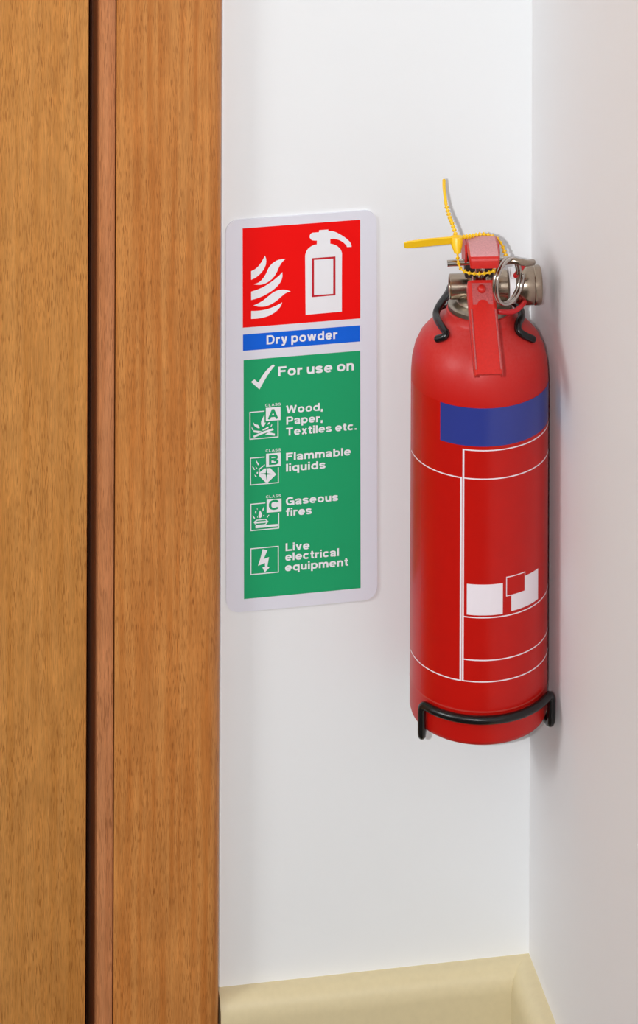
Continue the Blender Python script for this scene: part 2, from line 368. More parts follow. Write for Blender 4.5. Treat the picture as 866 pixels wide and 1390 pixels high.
M_FILM = plain('red_label_film', srgb(190, 17, 8), 0.3, spec=0.35, noise=0.05, nscale=25)
M_BLUE_B = plain('label_blue', srgb(46, 58, 138), 0.28, spec=0.5)
M_WHITE_L = plain('label_white', srgb(236, 226, 232), 0.3, spec=0.4)
M_LEVER = plain('lever_red', srgb(204, 34, 26), 0.38, spec=0.5, noise=0.12, nscale=180)
M_GAP_SHADE = plain('gap_shade_dark', srgb(40, 26, 24), 0.6)  # near black: the shade between the lever cheeks put into the colour
M_EDGE = plain('film_edge_red', srgb(186, 56, 48), 0.4)
M_CORD = plain('red_cord', srgb(196, 28, 34), 0.35)
M_BLACK = plain('black_plastic_coating', srgb(15, 15, 16), 0.25, spec=0.5, noise=0.3, nscale=150)
M_YELLOW = plain('yellow_nylon', srgb(244, 194, 14), 0.35, spec=0.5)
M_NYLON = plain('white_nylon', srgb(240, 238, 240), 0.4)
M_NICKEL = plain('nickel', srgb(172, 156, 138), 0.22, metal=1.0, noise=0.12, nscale=220)
M_NICKEL_D = plain('dull_nickel', srgb(172, 164, 150), 0.38, metal=1.0, noise=0.2, nscale=160)
M_STEEL = plain('bright_steel', srgb(196, 188, 180), 0.14, metal=1.0, noise=0.05)

def dusty_red(name, base, dust, z0, z1, amount):
    """red enamel with a settled film of pale dust that thickens between heights z0 and z1 (object metres)"""
    m, nt, b = new_mat(name)
    tc = node(nt, 'ShaderNodeTexCoord'); sp = node(nt, 'ShaderNodeSeparateXYZ'); nt.links.new(tc.outputs['Object'], sp.inputs[0])
    mr = node(nt, 'ShaderNodeMapRange'); mr.inputs[1].default_value = z0; mr.inputs[2].default_value = z1
    mr.inputs[3].default_value = 0; mr.inputs[4].default_value = amount
    nt.links.new(sp.outputs['Z'], mr.inputs[0])
    nz = node(nt, 'ShaderNodeTexNoise'); nz.inputs['Scale'].default_value = 700; nz.inputs['Detail'].default_value = 5
    nt.links.new(tc.outputs['Object'], nz.inputs['Vector'])
    rp = ramp(nt, [(0.3, g(0.45)), (0.7, g(1.0))]); nt.links.new(nz.outputs['Fac'], rp.inputs[0])
    mu = node(nt, 'ShaderNodeMath', operation='MULTIPLY'); nt.links.new(mr.outputs[0], mu.inputs[0]); nt.links.new(rp.outputs[0], mu.inputs[1])
    nt.links.new(mixrgb(nt, 'MIX', mu.outputs[0], base, dust), b.inputs['Base Color'])
    b.inputs['Specular IOR Level'].default_value = 0.38
    b.inputs['Roughness'].default_value = 0.42
    return m
M_BODY = dusty_red('red_enamel', srgb(192, 17, 8), srgb(206, 150, 146), 0.166, 0.196, 0.12)
M_DUSTY = plain('dusty_lever_red', srgb(224, 158, 160), 0.6, spec=0.3, noise=0.22, nscale=240)
M_WORN = plain('worn_lever_red', srgb(196, 92, 92), 0.5, spec=0.4, noise=0.35, nscale=240)

# ------------------------------------------------------------------ the room
XL, YF, ZC = -3000, -3400, 2400
def slab(name, b, mat, label=None):
    bm = bmesh.new(); box(bm, *b); return struct(finish(name, bm, mat, smooth=False), label)
slab('floor', (XL - 100, 100, YF - 100, 160, -60, 0), M_FLOOR)
slab('ceiling', (XL - 100, 100, YF - 100, 160, ZC, ZC + 60), M_CEIL)
bm = bmesh.new()
box(bm, -205, 0, 0, 100, 0, ZC); box(bm, XL, -1110, 0, 100, 0, ZC); box(bm, -1110, -205, 0, 100, 2060, ZC)
struct(finish('wall_back', bm, M_WALL, smooth=False), 'smooth white painted wall carrying the sign and extinguisher')
slab('wall_right', (0, 100, YF, 100, 0, ZC), M_WALL_R, 'white painted wall meeting the back wall in the corner')
slab('wall_left', (XL - 100, XL, YF, 100, 0, ZC), M_WALL)
slab('wall_front', (XL, 0, YF - 100, YF, 0, ZC), M_WALL)

def skirting(name, prof, path):
    bm = bmesh.new(); n = len(prof); rings = []
    for (px, py, nx, ny) in path:
        rings.append([bm.verts.new((px + nx * d, py + ny * d, z)) for d, z in prof])
    fs = []
    for a, b in zip(rings, rings[1:]):
        for k in range(n): fs.append(bm.faces.new([a[k], a[(k + 1) % n], b[(k + 1) % n], b[k]]))
    fs += [bm.faces.new(rings[0]), bm.faces.new(rings[-1])]
    bmesh.ops.recalc_face_normals(bm, faces=fs)
    return struct(finish(name, bm, M_SKIRT))
SK = [(0, 0), (12, 0), (12, 88), (11, 94), (8, 98.5), (4, 100), (0, 100)]
skirting('baseboard_back', SK, [(-162.5, 0, 0, -1), (0, 0, -1, -1)])
skirting('baseboard_right', SK, [(0, 0, -1, -1), (0, YF, -1, 0)])

# door leaf, lining edge, architrave: oak, left of the sign
bm = bmesh.new(); box(bm, -1085, -230.9, -9, 31, 4, 2030, 0.8, 2)
struct(finish('door_1', bm, M_OAK_DOOR), 'oak veneered door leaf at the left edge, closed')
bm = bmesh.new(); box(bm, -226.0, -217.9, -13.6, 100, 0, 2052, 0.5, 2)
struct(finish('trim_1', bm, M_OAK_LINING), 'narrow reddish oak lining edge beside the dark door gap')
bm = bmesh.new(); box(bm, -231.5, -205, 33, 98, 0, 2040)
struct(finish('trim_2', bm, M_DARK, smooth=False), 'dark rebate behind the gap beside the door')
bm = bmesh.new()
prof = [(-217.45, 0), (-217.45, -14.6), (-217.0, -15.0), (-171.5, -15.0)]
prof += [(-171.5 + 8.0 * math.sin(R(a)), -8.5 - 6.5 * math.cos(R(a))) for a in range(10, 91, 10)]
prof += [(-163.5, 0)]
prism(bm, prof, 2112, 'Z', 0)
struct(finish('trim_3', bm, M_OAK_FRAME), 'wide oak architrave board with a rounded right edge')
bm = bmesh.new(); tube(bm, [(-162.9, 0.6, 101), (-162.9, 0.6, 2110)], 1.6, 8, round_ends=False)
struct(finish('trim_4', bm, M_CAULK), 'thin white bead of filler between oak board and wall')
bm = bmesh.new(); box(bm, -1110, -205, -15, 98, 2054, 2112)
struct(finish('trim_5', bm, M_OAK_FRAME, smooth=False), 'oak head board over the door')
bm = bmesh.new(); box(bm, -1165, -1092, -15, 98, 0, 2112)
struct(finish('trim_6', bm, M_OAK_FRAME, smooth=False), 'oak side board at the far side of the door')

# ------------------------------------------------------------------ safety sign
sign = thing('safety_sign', 'tall white wall sign with red, blue and green dry powder panels',
             'sign', (-120.35, 0, 390.3), (0, R(-0.3), 0))
bm = bmesh.new()
W, H, CR = 39.1, 99.8, 6.5
poly = []
for cx_, cz_, a0 in ((W - CR, H - CR, 0), (-W + CR, H - CR, 90), (-W + CR, -H + CR, 180), (W - CR, -H + CR, 270)):
    poly += [(cx_ + CR * math.cos(R(a0 + k * 15)), cz_ + CR * math.sin(R(a0 + k * 15))) for k in range(7)]
prism(bm, poly, 1.0, 'Y', -1.05)
finish('backing_board', bm, M_BOARD, sign, smooth=False)

def flat(name, polys, layer, mat, parent):
    bm = bmesh.new(); y = -1.05 - 0.07 * layer
    fs = []
    for p in polys:
        f = bm.faces.new([bm.verts.new((u, y, v)) for u, v in p])
        f.normal_update()
        if f.normal.y > 0: f.normal_flip()
        fs.append(f)
    bmesh.ops.triangulate(bm, faces=fs)
    return finish(name, bm, mat, parent, smooth=False)

def rect(u0, u1, v0, v1): return [(u0, v0), (u1, v0), (u1, v1), (u0, v1)]
red = flat('red_panel', [rect(-30.4, 30.5, 44.8, 95.35)], 1, M_RED_P, sign)
blue = flat('blue_panel', [rect(-30.3, 30.3, 33.0, 41.3)], 1, M_BLUE_P, sign)
green = flat('green_panel', [rect(-30.0, 30.4, -93.3, 28.3)], 1, M_GREEN_P, sign)
for fl in SIGN['flames']: flat('flame_symbol', [fl], 2, M_WHITE_P, red)
flat('extinguisher_symbol', [SIGN['ext']], 2, M_WHITE_P, red)
flat('symbol_frame', [SIGN['ext_out']], 3, M_RED_D, red)
flat('symbol_window', [SIGN['ext_in']], 4, M_WHITE_P, red)
flat('tick_mark', [SIGN['tick']], 2, M_WHITE_P, green)
def outline(q, t):
    out = []
    us = sorted(p[0] for p in q); vs = sorted(p[1] for p in q)
    u0, u1, v0, v1 = (us[0] + us[1]) / 2, (us[2] + us[3]) / 2, (vs[0] + vs[1]) / 2, (vs[2] + vs[3]) / 2
    return [rect(u0, u1, v0, v0 + t), rect(u0, u1, v1 - t, v1), rect(u0, u0 + t, v0 + t, v1 - t), rect(u1 - t, u1, v0 + t, v1 - t)]
for q in SIGN['box']: flat('pictogram_frame', outline(q, 0.48), 2, M_WHITE_P, green)
for nm in ('iconA', 'iconB', 'iconC', 'iconE'):
    flat({'iconA': 'bonfire_symbol', 'iconB': 'fuel_can_symbol', 'iconC': 'gas_burner_symbol', 'iconE': 'lightning_symbol'}[nm], SIGN[nm], 2, M_WHITE_P, green)
flat('fuel_can_detail', SIGN['iconB2'], 3, M_GREEN_P, green)
flat('gas_burner_detail', SIGN['iconC2'], 3, M_GREEN_P, green)
for q in SIGN['class']:
    us = sorted(p[0] for p in q); vs = sorted(p[1] for p in q)
    u0, u1, v0, v1 = (us[0] + us[1]) / 2, (us[2] + us[3]) / 2, (vs[0] + vs[1]) / 2, (vs[2] + vs[3]) / 2
    e = 0.7
    flat('class_box_border', [rect(u0 - e, u1 + 0.3, v0 - e, v1 + e)], 3, M_GREEN_P, green)
    flat('class_box', [rect(u0, u1, v0, v1)], 4, M_WHITE_P, green)

# heavy grotesque letters drawn as strokes: cap height 1, x-height XH, centre lines given
XH = 0.74
def arc_pts(cx, cy, rx, ry, a0, a1, n=18, e=2.35):
    out = []
    for k in range(n + 1):
        t = R(a0 + (a1 - a0) * k / n); c, s_ = math.cos(t), math.sin(t)
        out.append((cx + rx * math.copysign(abs(c) ** (2 / e), c), cy + ry * math.copysign(abs(s_) ** (2 / e), s_)))
    return out
def sp(pts): return [(p.x, p.y) for p in spline([(x, y, 0) for x, y in pts], 5)]
def glyphs(h):
    """h: half stroke; returns {char: (strokes, advance)}"""
    G = {}
    l, xt = h, XH - h
    bowl = lambda cx: arc_pts(cx, XH / 2, 0.36 - h, XH / 2 - h + 0.01, 0, 360, 36)
    br = 0.36 - h
    G['o'] = ([bowl(0.37)], 0.74)
    G['e'] = ([arc_pts(0.36, XH / 2, br, XH / 2 - h + 0.01, 0, 318, 32), [(0.36 - br, XH / 2 - 0.0), (0.36 + br + h * 0.9, XH / 2 - 0.0)]], 0.72)
    G['c'] = ([arc_pts(0.36, XH / 2, br, XH / 2 - h + 0.01, 40, 320, 28)], 0.70)
    G['d'] = ([bowl(0.37), [(0.72 - h, 0), (0.72 - h, 1.0)]], 0.74)
    G['q'] = ([bowl(0.37), [(0.72 - h, -0.27), (0.72 - h, XH)]], 0.74)
    G['b'] = ([bowl(0.37), [(0.01 + h, 0), (0.01 + h, 1.0)]], 0.74)
    G['p'] = ([bowl(0.37), [(0.01 + h, -0.27), (0.01 + h, XH)]], 0.74)
    G['a'] = ([sp([(0.04 + h * 0.6, 0.50), (0.10, 0.60), (0.22, xt + 0.005), (0.40, xt + 0.005), (0.52, 0.58), (0.54, 0.44), (0.54, 0.16), (0.56, 0.06), (0.60, 0.0)]),
               sp([(0.54, 0.42), (0.36, 0.38), (0.18, 0.34), (0.03 + h, 0.22), (0.14, l + 0.015), (0.28, l), (0.44, 0.14), (0.54, 0.26)])], 0.68)
    G['n'] = ([[(h, 0), (h, XH)], sp([(h, 0.46), (0.17, 0.60), (0.34, xt + 0.01), (0.50, 0.60), (0.65 - h, 0.46)]) + [(0.65 - h, 0)]], 0.66)
    G['u'] = ([[(0.65 - h, 0), (0.65 - h, XH)], [(h, XH)] + sp([(h, 0.28), (0.15, 0.14), (0.31, l - 0.01), (0.48, 0.14), (0.65 - h, 0.28)])], 0.66)
    G['m'] = ([[(h, 0), (h, XH)], sp([(h, 0.46), (0.16, 0.60), (0.32, xt + 0.01), (0.45, 0.60), (0.51, 0.46)]) + [(0.51, 0)],
               sp([(0.51, 0.46), (0.60, 0.60), (0.76, xt + 0.01), (0.88, 0.60), (0.93, 0.46)]) + [(0.93, 0)]], 1.03)
    G['r'] = ([[(h, 0), (h, XH)], sp([(h, 0.44), (0.18, 0.60), (0.30, xt - 0.02), (0.44, xt - 0.03)])], 0.44)
    G['s'] = ([sp([(0.03 + h * 0.4, 0.19), (0.16, l + 0.015), (0.32, l), (0.49, 0.13), (0.53, 0.22), (0.46, 0.32), (0.30, 0.375), (0.15, 0.42), (0.08, 0.53), (0.14, 0.62), (0.30, xt + 0.01), (0.44, 0.63), (0.56, 0.55)])], 0.64)
    G['i'] = ([[(h, 0), (h, XH)], [(h, 0.85), (h, 1.02)]], 2 * h)
    G['l'] = ([[(h, 0), (h, 1.0)]], 2 * h)
    G['t'] = ([[(0.20, 0.95)] + sp([(0.20, 0.30), (0.22, 0.13), (0.32, l - 0.01), (0.42, l)]), [(0.0, XH - h * 0.8), (0.41, XH - h * 0.8)]], 0.42)
    G['f'] = ([[(0.20, 0), (0.20, 0.74)] + sp([(0.20, 0.80), (0.27, 0.91), (0.42, 1.0 - h)]), [(0.0, XH - h * 0.8), (0.41, XH - h * 0.8)]], 0.42)
    G['v'] = ([[(h, XH), (0.33, h * 0.1)], [(0.66 - h, XH), (0.33, h * 0.1)]], 0.66)
    G['y'] = ([[(h, XH), (0.345, 0.03)], sp([(0.66 - h, XH), (0.44, 0.22), (0.34, -0.06), (0.27, -0.17), (0.08, -0.27 + h)])], 0.66)
    G['x'] = ([[(h, XH), (0.64 - h, 0)], [(0.64 - h, XH), (h, 0)]], 0.64)
    G['w'] = ([[(h, XH), (0.26, 0.02)], [(0.26, 0.02), (0.47, XH)], [(0.47, XH), (0.68, 0.02)], [(0.68, 0.02), (0.94 - h, XH)]], 0.94)
    G['.'] = ([[(h, 0), (h, 0.2)]], 2 * h)
    G[','] = ([[(h, 0.0), (h, 0.2)], [(h * 1.2, 0.02), (h * 0.6, -0.15)]], 2 * h)
    G['D'] = ([[(h, 0), (h, 1)], [(h, 1 - h), (0.38, 1 - h)] + arc_pts(0.40, 0.5, 0.44 - h, 0.5 - h, 90, -90, 20) + [(0.38, h), (h, h)]], 0.86)
    G['F'] = ([[(h, 0), (h, 1)], [(h, 1 - h), (0.72, 1 - h)], [(h, 0.52), (0.64, 0.52)]], 0.72)
    G['L'] = ([[(h, 0), (h, 1)], [(h, h), (0.68, h)]], 0.68)
    G['T'] = ([[(0.39, 0), (0.39, 1)], [(0.0, 1 - h), (0.78, 1 - h)]], 0.78)
    G['P'] = ([[(h, 0), (h, 1)], [(h, 1 - h), (0.46, 1 - h)] + arc_pts(0.48, 0.68, 0.30 - h, 0.32 - h, 90, -90, 16) + [(0.46, 0.36 + h), (h, 0.36 + h)]], 0.80)
    G['B'] = ([[(h, 0), (h, 1)], [(h, 1 - h), (0.48, 1 - h)] + arc_pts(0.48, 0.735, 0.29 - h, 0.265 - h, 90, -90, 16) + [(h, 0.47 + h)],
               [(h, 0.47 + h * 0.6), (0.48, 0.47 + h * 0.6)] + arc_pts(0.50, 0.265, 0.32 - h, 0.275 - h, 90, -90, 16) + [(h, h)]], 0.84)
    G['W'] = ([[(h, 1), (0.32, 0.02)], [(0.32, 0.02), (0.59, 0.98)], [(0.59, 0.98), (0.86, 0.02)], [(0.86, 0.02), (1.18 - h, 1)]], 1.18)
    G['A'] = ([[(h * 0.9, 0), (0.45, 1.0 - h * 0.2)], [(0.90 - h * 0.9, 0), (0.45, 1.0 - h * 0.2)], [(0.2, 0.30), (0.70, 0.30)]], 0.90)
    G['C'] = ([arc_pts(0.47, 0.5, 0.46 - h, 0.51 - h, 38, 322, 32)], 0.90)
    G['S'] = ([sp([(0.03 + h * 0.5, 0.28), (0.14, 0.15), (0.38, h), (0.62, 0.13), (0.70, 0.27), (0.60, 0.43), (0.40, 0.51), (0.19, 0.58), (0.11, 0.74), (0.20, 0.87), (0.40, 1 - h), (0.60, 0.86), (0.70, 0.74)])], 0.80)
    G['G'] = ([arc_pts(0.47, 0.5, 0.46 - h, 0.51 - h, 42, 350, 34), [(0.46, 0.46), (0.90, 0.46)], [(0.91 - h * 0.7, 0.48), (0.91 - h * 0.7, 0.0)]], 0.94)
    return G
def stroke_quads(line, h):
    """mitred ribbon along a centre line, flat ends"""
    P = [Vector((x, y)) for x, y in line]
    P = [p for i, p in enumerate(P) if i == 0 or (p - P[i - 1]).length > 1e-5]
    closed = (P[0] - P[-1]).length < 1e-4
    L = []; n = len(P)
    for i in range(n):
        a = P[i] - P[i - 1] if i else (P[-1] - P[-2] if closed else P[1] - P[0])
        b = P[i + 1] - P[i] if i < n - 1 else (P[1] - P[0] if closed else a)
        a, b = a.normalized(), b.normalized(); t = (a + b).normalized(); nn = Vector((-t.y, t.x))
        k = h / max(0.6, nn.dot(Vector((-a.y, a.x))))
        L.append((P[i] + nn * k, P[i] - nn * k))
    return [(L[i][0], L[i][1], L[i + 1][1], L[i + 1][0]) for i in range(n - 1)]
def text_polys(s, h, gap):
    G = glyphs(h); x = 0; out = []
    for ch in s:
        if ch == ' ': x += 0.30; continue
        st, adv = G[ch]
        for i, line in enumerate(st): out += [[(p.x + x, p.y, i) for p in q] for q in stroke_quads(line, h)]
        x += adv + gap
    return out
for s, u, v, wd, cap, kind in TEXT:
    h = {'CLASS': 0.075}.get(s, 0.105 if kind == 'class' else 0.1)
    ps = text_polys(s, h, 0.22 if s == 'CLASS' else 0.11)
    x0 = min(p[0] for q in ps for p in q); x1 = max(p[0] for q in ps for p in q)
    sx = wd / (x1 - x0)
    lay = 5 if kind == 'class' else 3
    bm = bmesh.new()
    for q in ps:
        f = bm.faces.new([bm.verts.new(((a - x0) * sx + u, -1.05 - 0.07 * lay - 0.018 * i, b * cap + v)) for a, b, i in q])
        f.normal_update()
        if f.normal.y > 0: f.normal_flip()
    bmesh.ops.remove_doubles(bm, verts=bm.verts, dist=1e-5)
    finish('lettering', bm, M_GREEN_P if kind == 'class' else M_WHITE_P, blue if kind == 'blue' else green, smooth=False)

# ------------------------------------------------------------------ fire extinguisher (local mm: axis at 0,0, base at z 0)
AX, AY, ZB = -36.9, -42.0, 253.0
ext = thing('fire_extinguisher', 'red fire extinguisher with a blue band, hanging in the white corner',
            'fire extinguisher', (AX, AY, ZB))
TW = R(-7)
def V(x, y, z): return Vector((x * math.cos(TW) - y * math.sin(TW), x * math.sin(TW) + y * math.cos(TW), z - ZB))
VM = Matrix.Translation((0, 0, -ZB)) @ Matrix.Rotation(TW, 4, 'Z')       # valve frame: x right along the valve, -y along the lever

bm = bmesh.new()
lathe(bm, [(0, 5), (18, 4.2), (29, 1.6), (31.2, 0.2), (32.6, 0.0), (33.9, 0.9), (34.5, 2.8), (34.5, 166), (34.45, 170), (34.0, 176.0), (32.6, 182), (30.2, 187), (27.6, 190.1),
           (24.6, 192.9), (21.4, 195.2), (19.0, 196.4), (17.6, 197.3), (16.9, 198.4), (16.7, 200.9), (15.5, 201.3), (0, 201.3)], 96)
body = finish('body', bm, M_BODY, ext)

def shell(name, phi0, phi1, z0, z1, r, mat, parent, t=0.12, n=None):
    """thin printed patch wrapped on the cylinder; phi is measured from the front, positive to the right"""
    n = n or max(2, int(abs(phi1 - phi0) / 2))
    bm = bmesh.new(); rings = []
    for k in range(n + 1):
        a = R(phi0 + (phi1 - phi0) * k / n)
        rings.append([bm.verts.new((math.sin(a) * q, -math.cos(a) * q, z - ZB)) for q, z in ((r, z0), (r, z1), (r - t, z1), (r - t, z0))])
    fs = []
    for a, b in zip(rings, rings[1:]):
        for k in range(4): fs.append(bm.faces.new([a[k], a[(k + 1) % 4], b[(k + 1) % 4], b[k]]))
    fs += [bm.faces.new(rings[0]), bm.faces.new(rings[-1])]
    bmesh.ops.recalc_face_normals(bm, faces=fs)
    return finish(name, bm, mat, parent)
film = shell('label_film', -92.5, 110, 270.5, 419.9, 34.58, M_FILM, ext, 0.08)
RL = 34.66
def line_h(phi0, phi1, z, t=0.55): shell('printed_line', phi0, phi1, z - t / 2, z + t / 2, RL, M_WHITE_L, film)
def line_v(phi, z0, z1, t=0.75): shell('printed_line', phi - t / 2 / 34.8 * 57.3, phi + t / 2 / 34.8 * 57.3, z0, z1, RL, M_WHITE_L, film, n=2)
shell('blue_band', -46.8, 72, 400.9, 419.7, RL, M_BLUE_B, film)
line_v(-25.9, 284.9, 399.2, 0.9); line_v(-27.8, 284.9, 385.2, 0.9)
line_h(-25.9, 74, 398.9); line_h(-25.9, 74, 384.9); line_h(-91.5, -27.8, 384.9)
line_h(-25.2, 74, 316.7); line_h(-25.2, 74, 295.7); line_h(-25.2, 74, 285.1); line_h(-91.5, -27.8, 285.0)
shell('white_block', -22.7, 7.0, 317.9, 333.0, RL, M_WHITE_L, film)
shell('white_block', 14.7, 45.0, 318.4, 333.6, RL, M_WHITE_L, film)
shell('red_square_border', 9.9, 28.3, 326.2, 335.8, RL + 0.06, M_WHITE_L, film)
shell('red_square', 10.6, 27.6, 326.6, 335.4, RL + 0.12, M_FILM, film)
shell('film_seam', -69.6, -69.2, 272, 419.5, RL, M_EDGE, film, n=2)
shell('film_edge', -100, 110, 269.9, 270.6, 34.62, M_EDGE, film, 0.3)

# valve: collar, flange, dome, stem, outlet stub and gauge
bm = bmesh.new()
lathe(bm, [(0, 454.1), (15.6, 454.1), (16.0, 454.6), (16.0, 456.6), (15.5, 457.2), (13.2, 457.7), (11.9, 458.3), (11.4, 459.4), (9.5, 460.8), (0, 460.8)], 64, VM)
finish('valve_flange', bm, M_NICKEL_D, ext)
bm = bmesh.new()
lathe(bm, [(9.2, 460.5), (9.0, 463), (7.6, 466), (7.4, 472), (6.6, 473.5), (0, 473.5)], 40, VM)
RX = Matrix.Rotation(R(90), 4, 'Y')                                     # local z -> valve x
MX = VM @ Matrix.Translation((0, 0, 465.2)) @ RX
lathe(bm, [(0, 0), (7.2, 0), (7.6, 6), (7.6, 13.5), (6.6, 14.3), (0, 14.3)], 40, MX)
finish('valve_body', bm, M_NICKEL, ext)
bm = bmesh.new()
lathe(bm, [(0, -13.2), (4.6, -13.4), (4.9, -15.0), (5.6, -15.4), (6.1, -14.9), (6.1, 0), (0, 0)], 40, MX)
finish('outlet_nozzle', bm, M_NICKEL, ext)
bm = bmesh.new()
lathe(bm, [(0, 14.4), (8.3, 14.4), (8.5, 14.8), (8.5, 17.2), (8.3, 17.6), (0, 17.6)], 40, MX)
w1 = finish('gauge_washer', bm, M_NYLON, ext); w1['label'] = 'white plastic washer'
bm = bmesh.new()
lathe(bm, [(0, 17.7), (7.6, 17.7), (8.6, 18.6), (9.3, 20.0), (9.35, 26.6), (9.15, 27.0), (9.5, 27.4), (9.5, 29.6), (9.0, 30.6), (7.8, 31.0), (7.4, 30.6), (0, 30.6)], 48, MX)
ga = finish('pressure_gauge', bm, M_NICKEL, ext)
bm = bmesh.new(); box(bm, 14.6, 17.6, -9.0, -3.4, 472.2, 475.6, 0.3, 1); bm.transform(VM)
finish('washer_tab', bm, M_NYLON, ext)

# plunger between the levers
bm = bmesh.new()
lathe(bm, [(0, 474.5), (4.4, 474.5), (4.4, 477), (2.7, 477.3), (2.7, 489), (0, 489)], 32, VM @ Matrix.Translation((-1.4, -14, 0)))
finish('plunger', bm, M_STEEL, ext)

bm = bmesh.new(); box(bm, -8.6, 5.6, -11.5, -4.0, 474.0, 490.5, 0.6, 2); bm.transform(VM)  # yoke block added to fill the lever cavity with painted shade
finish('gap_shade_block', bm, M_GAP_SHADE, ext)

# lower carry handle: pressed channel drooping forward over the shoulder
def channel(path, half, flange, thick, rc=1.6):
    """bent sheet channel: path of (y, z) in the valve frame for the outer face, width 2*half, flanges turned back"""
    bm = bmesh.new(); rings = []
    P = [Vector((0, a, b)) for a, b in path]
    for i, p in enumerate(P):
        t = (P[min(i + 1, len(P) - 1)] - P[max(i - 1, 0)]).normalized()
        nrm = Vector((0, t.z, -t.y))                                    # outward (towards the front)
        if nrm.y > 0: nrm = -nrm
        sec = []
        fl = flange[i] if isinstance(flange, (list, tuple)) else flange
        hw = half[i] if isinstance(half, (list, tuple)) else half
        outer = [(-hw, -fl)] + [(-hw + rc - rc * math.cos(R(a)), -rc + rc * math.sin(R(a))) for a in (0, 30, 60, 90)]
        outer += [(hw - rc + rc * math.sin(R(a)), -rc + rc * math.cos(R(a))) for a in (0, 30, 60, 90)] + [(hw, -fl)]
        inner = [(max(-hw + thick, min(hw - thick, x)), min(d, -thick) if abs(x) < hw - 0.01 else d) for x, d in outer]
        for x, d in outer + inner[::-1]:
            sec.append(bm.verts.new(p + Vector((x, 0, 0)) + nrm * d))
        rings.append(sec)
    fs = []; n = len(rings[0])
    for a, b in zip(rings, rings[1:]):
        for k in range(n): fs.append(bm.faces.new([a[k], a[(k + 1) % n], b[(k + 1) % n], b[k]]))
    fs += [bm.faces.new(rings[0]), bm.faces.new(rings[-1][::-1])]
    bmesh.ops.recalc_face_normals(bm, faces=fs)
    return bm
hp = [(-22.2, 477.6), (-23.2, 476.6), (-26, 474.0), (-33, 467.6), (-43, 460.4), (-52, 454.4), (-58, 449.9), (-60.2, 448.2)]
bm = channel(hp, [6.7, 6.9, 6.9, 7.0, 7.1, 7.2, 7.25, 6.9], [8, 8, 7.5, 6.5, 6, 5, 4, 3], 1.1, 1.9)
bm.transform(VM @ Matrix.Translation((-1.6, 0, 0)))
handle = finish('carry_handle', bm, M_LEVER, ext)
bm = bmesh.new()
n_ = Vector((0, -0.68, 0.73))
lathe(bm, [(0, 1.7), (1.0, 1.6), (1.7, 1.2), (2.1, 0.5), (2.2, -0.3)], 24, VM @ Matrix.Translation((-1.7, -25.4, 474.6)) @ n_.to_track_quat('Z', 'Y').to_matrix().to_4x4())
finish('rivet', bm, M_LEVER, handle)
# rubbed, dusty patch at the top of the handle with a rounded lower edge
bm = bmesh.new(); seg = 12
def hpos(x, s):                                                          # s: distance along the sloping face from y=-20
    y = -20.6 - s * 0.72; z = 479.0 - s * 0.676
    return V(x - 1.6, y - 0.10, z + 0.10)
low = [(-5.0, 19.5)] + [(-4.4 + 8.8 * k / seg, 12.0 + 7.0 * abs(k / seg * 2 - 1) ** 3) for k in range(seg + 1)] + [(5.0, 19.5)]
vs = [bm.verts.new(hpos(x, s)) for x, s in [(-5.0, 3.6), (5.0, 3.6)] + low[::-1]]
f = bm.faces.new(vs); bmesh.ops.triangulate(bm, faces=[f])
finish('worn_patch', bm, M_WORN, handle, smooth=False)
for sx_ in (-1, 1):                                                      # paint rubbed pale along both bends
    pts = [V(-1.6 + sx_ * (h_ - 1.15), y - 0.02, z + 0.02) for (y, z), h_ in list(zip(hp, [6.7, 6.9, 6.9, 7.0, 7.1, 7.2, 7.25, 6.9]))[3:-1]]
    bm = bmesh.new(); tube(bm, pts, 0.42, 8)
    finish('worn_edge', bm, M_WORN, handle)

# upper squeeze lever: inverted channel, its top thick with dust, front edge rounded down
bm = bmesh.new()
tp = [(-9.0, 494.2), (-14, 496.0), (-24, 497.0), (-34, 497.3), (-38.6, 497.0)]
tp += [(-38.6 - 2.4 * math.sin(R(a)), 494.6 + 2.4 * math.cos(R(a))) for a in (30, 60, 90)] + [(-41.0, 491.3)]
hw = [7.7, 7.7, 7.7, 7.7, 7.7, 7.6, 7.5, 7.4, 6.9]
rings = []
for (y, z), h in zip(tp, hw):
    i = tp.index((y, z)); a = tp[max(i - 1, 0)]; b = tp[min(i + 1, len(tp) - 1)]
    t = Vector((0, b[0] - a[0], b[1] - a[1])).normalized(); nr = Vector((0, t.z, -t.y)); nr = nr if nr.z >= 0 else -nr
    if y < -40.5: nr = Vector((0, -1, 0))
    sec = [(-h, -2.8), (-h, -0.8), (-h + 0.8, 0), (h - 0.8, 0), (h, -0.8), (h, -2.8), (h - 1.2, -2.8), (-h + 1.2, -2.8)]
    rings.append([bm.verts.new(Vector((x - 0.9 + 0.032 * (y + 9), y, z)) + nr * d) for x, d in sec])
fs = []
for a, b in zip(rings, rings[1:]):
    for k in range(8): fs.append(bm.faces.new([a[k], a[(k + 1) % 8], b[(k + 1) % 8], b[k]]))
fs += [bm.faces.new(rings[0]), bm.faces.new(rings[-1])]
bmesh.ops.recalc_face_normals(bm, faces=fs)
for f in bm.faces:
    c = f.calc_center_median(); f.normal_update()
    f.material_index = 1 if (f.normal.z > 0.8 and c.y > -39.6) else 0
bm.transform(VM)
lev = finish('squeeze_lever', bm, [M_LEVER, M_DUSTY], ext)
for sx_, nm in ((-9.6, 'left'), (6.6, 'right')):                        # cheeks that hang from the lever to the pivot
    bm = bmesh.new()
    prism(bm, [(-9, 494), (-24, 496), (-27, 493), (-25, 488), (-20, 484), (-9, 482)], 1.1, 'X', sx_ - 0.55); bm.transform(VM)
    finish('lever_cheek', bm, M_LEVER, lev, smooth=False)
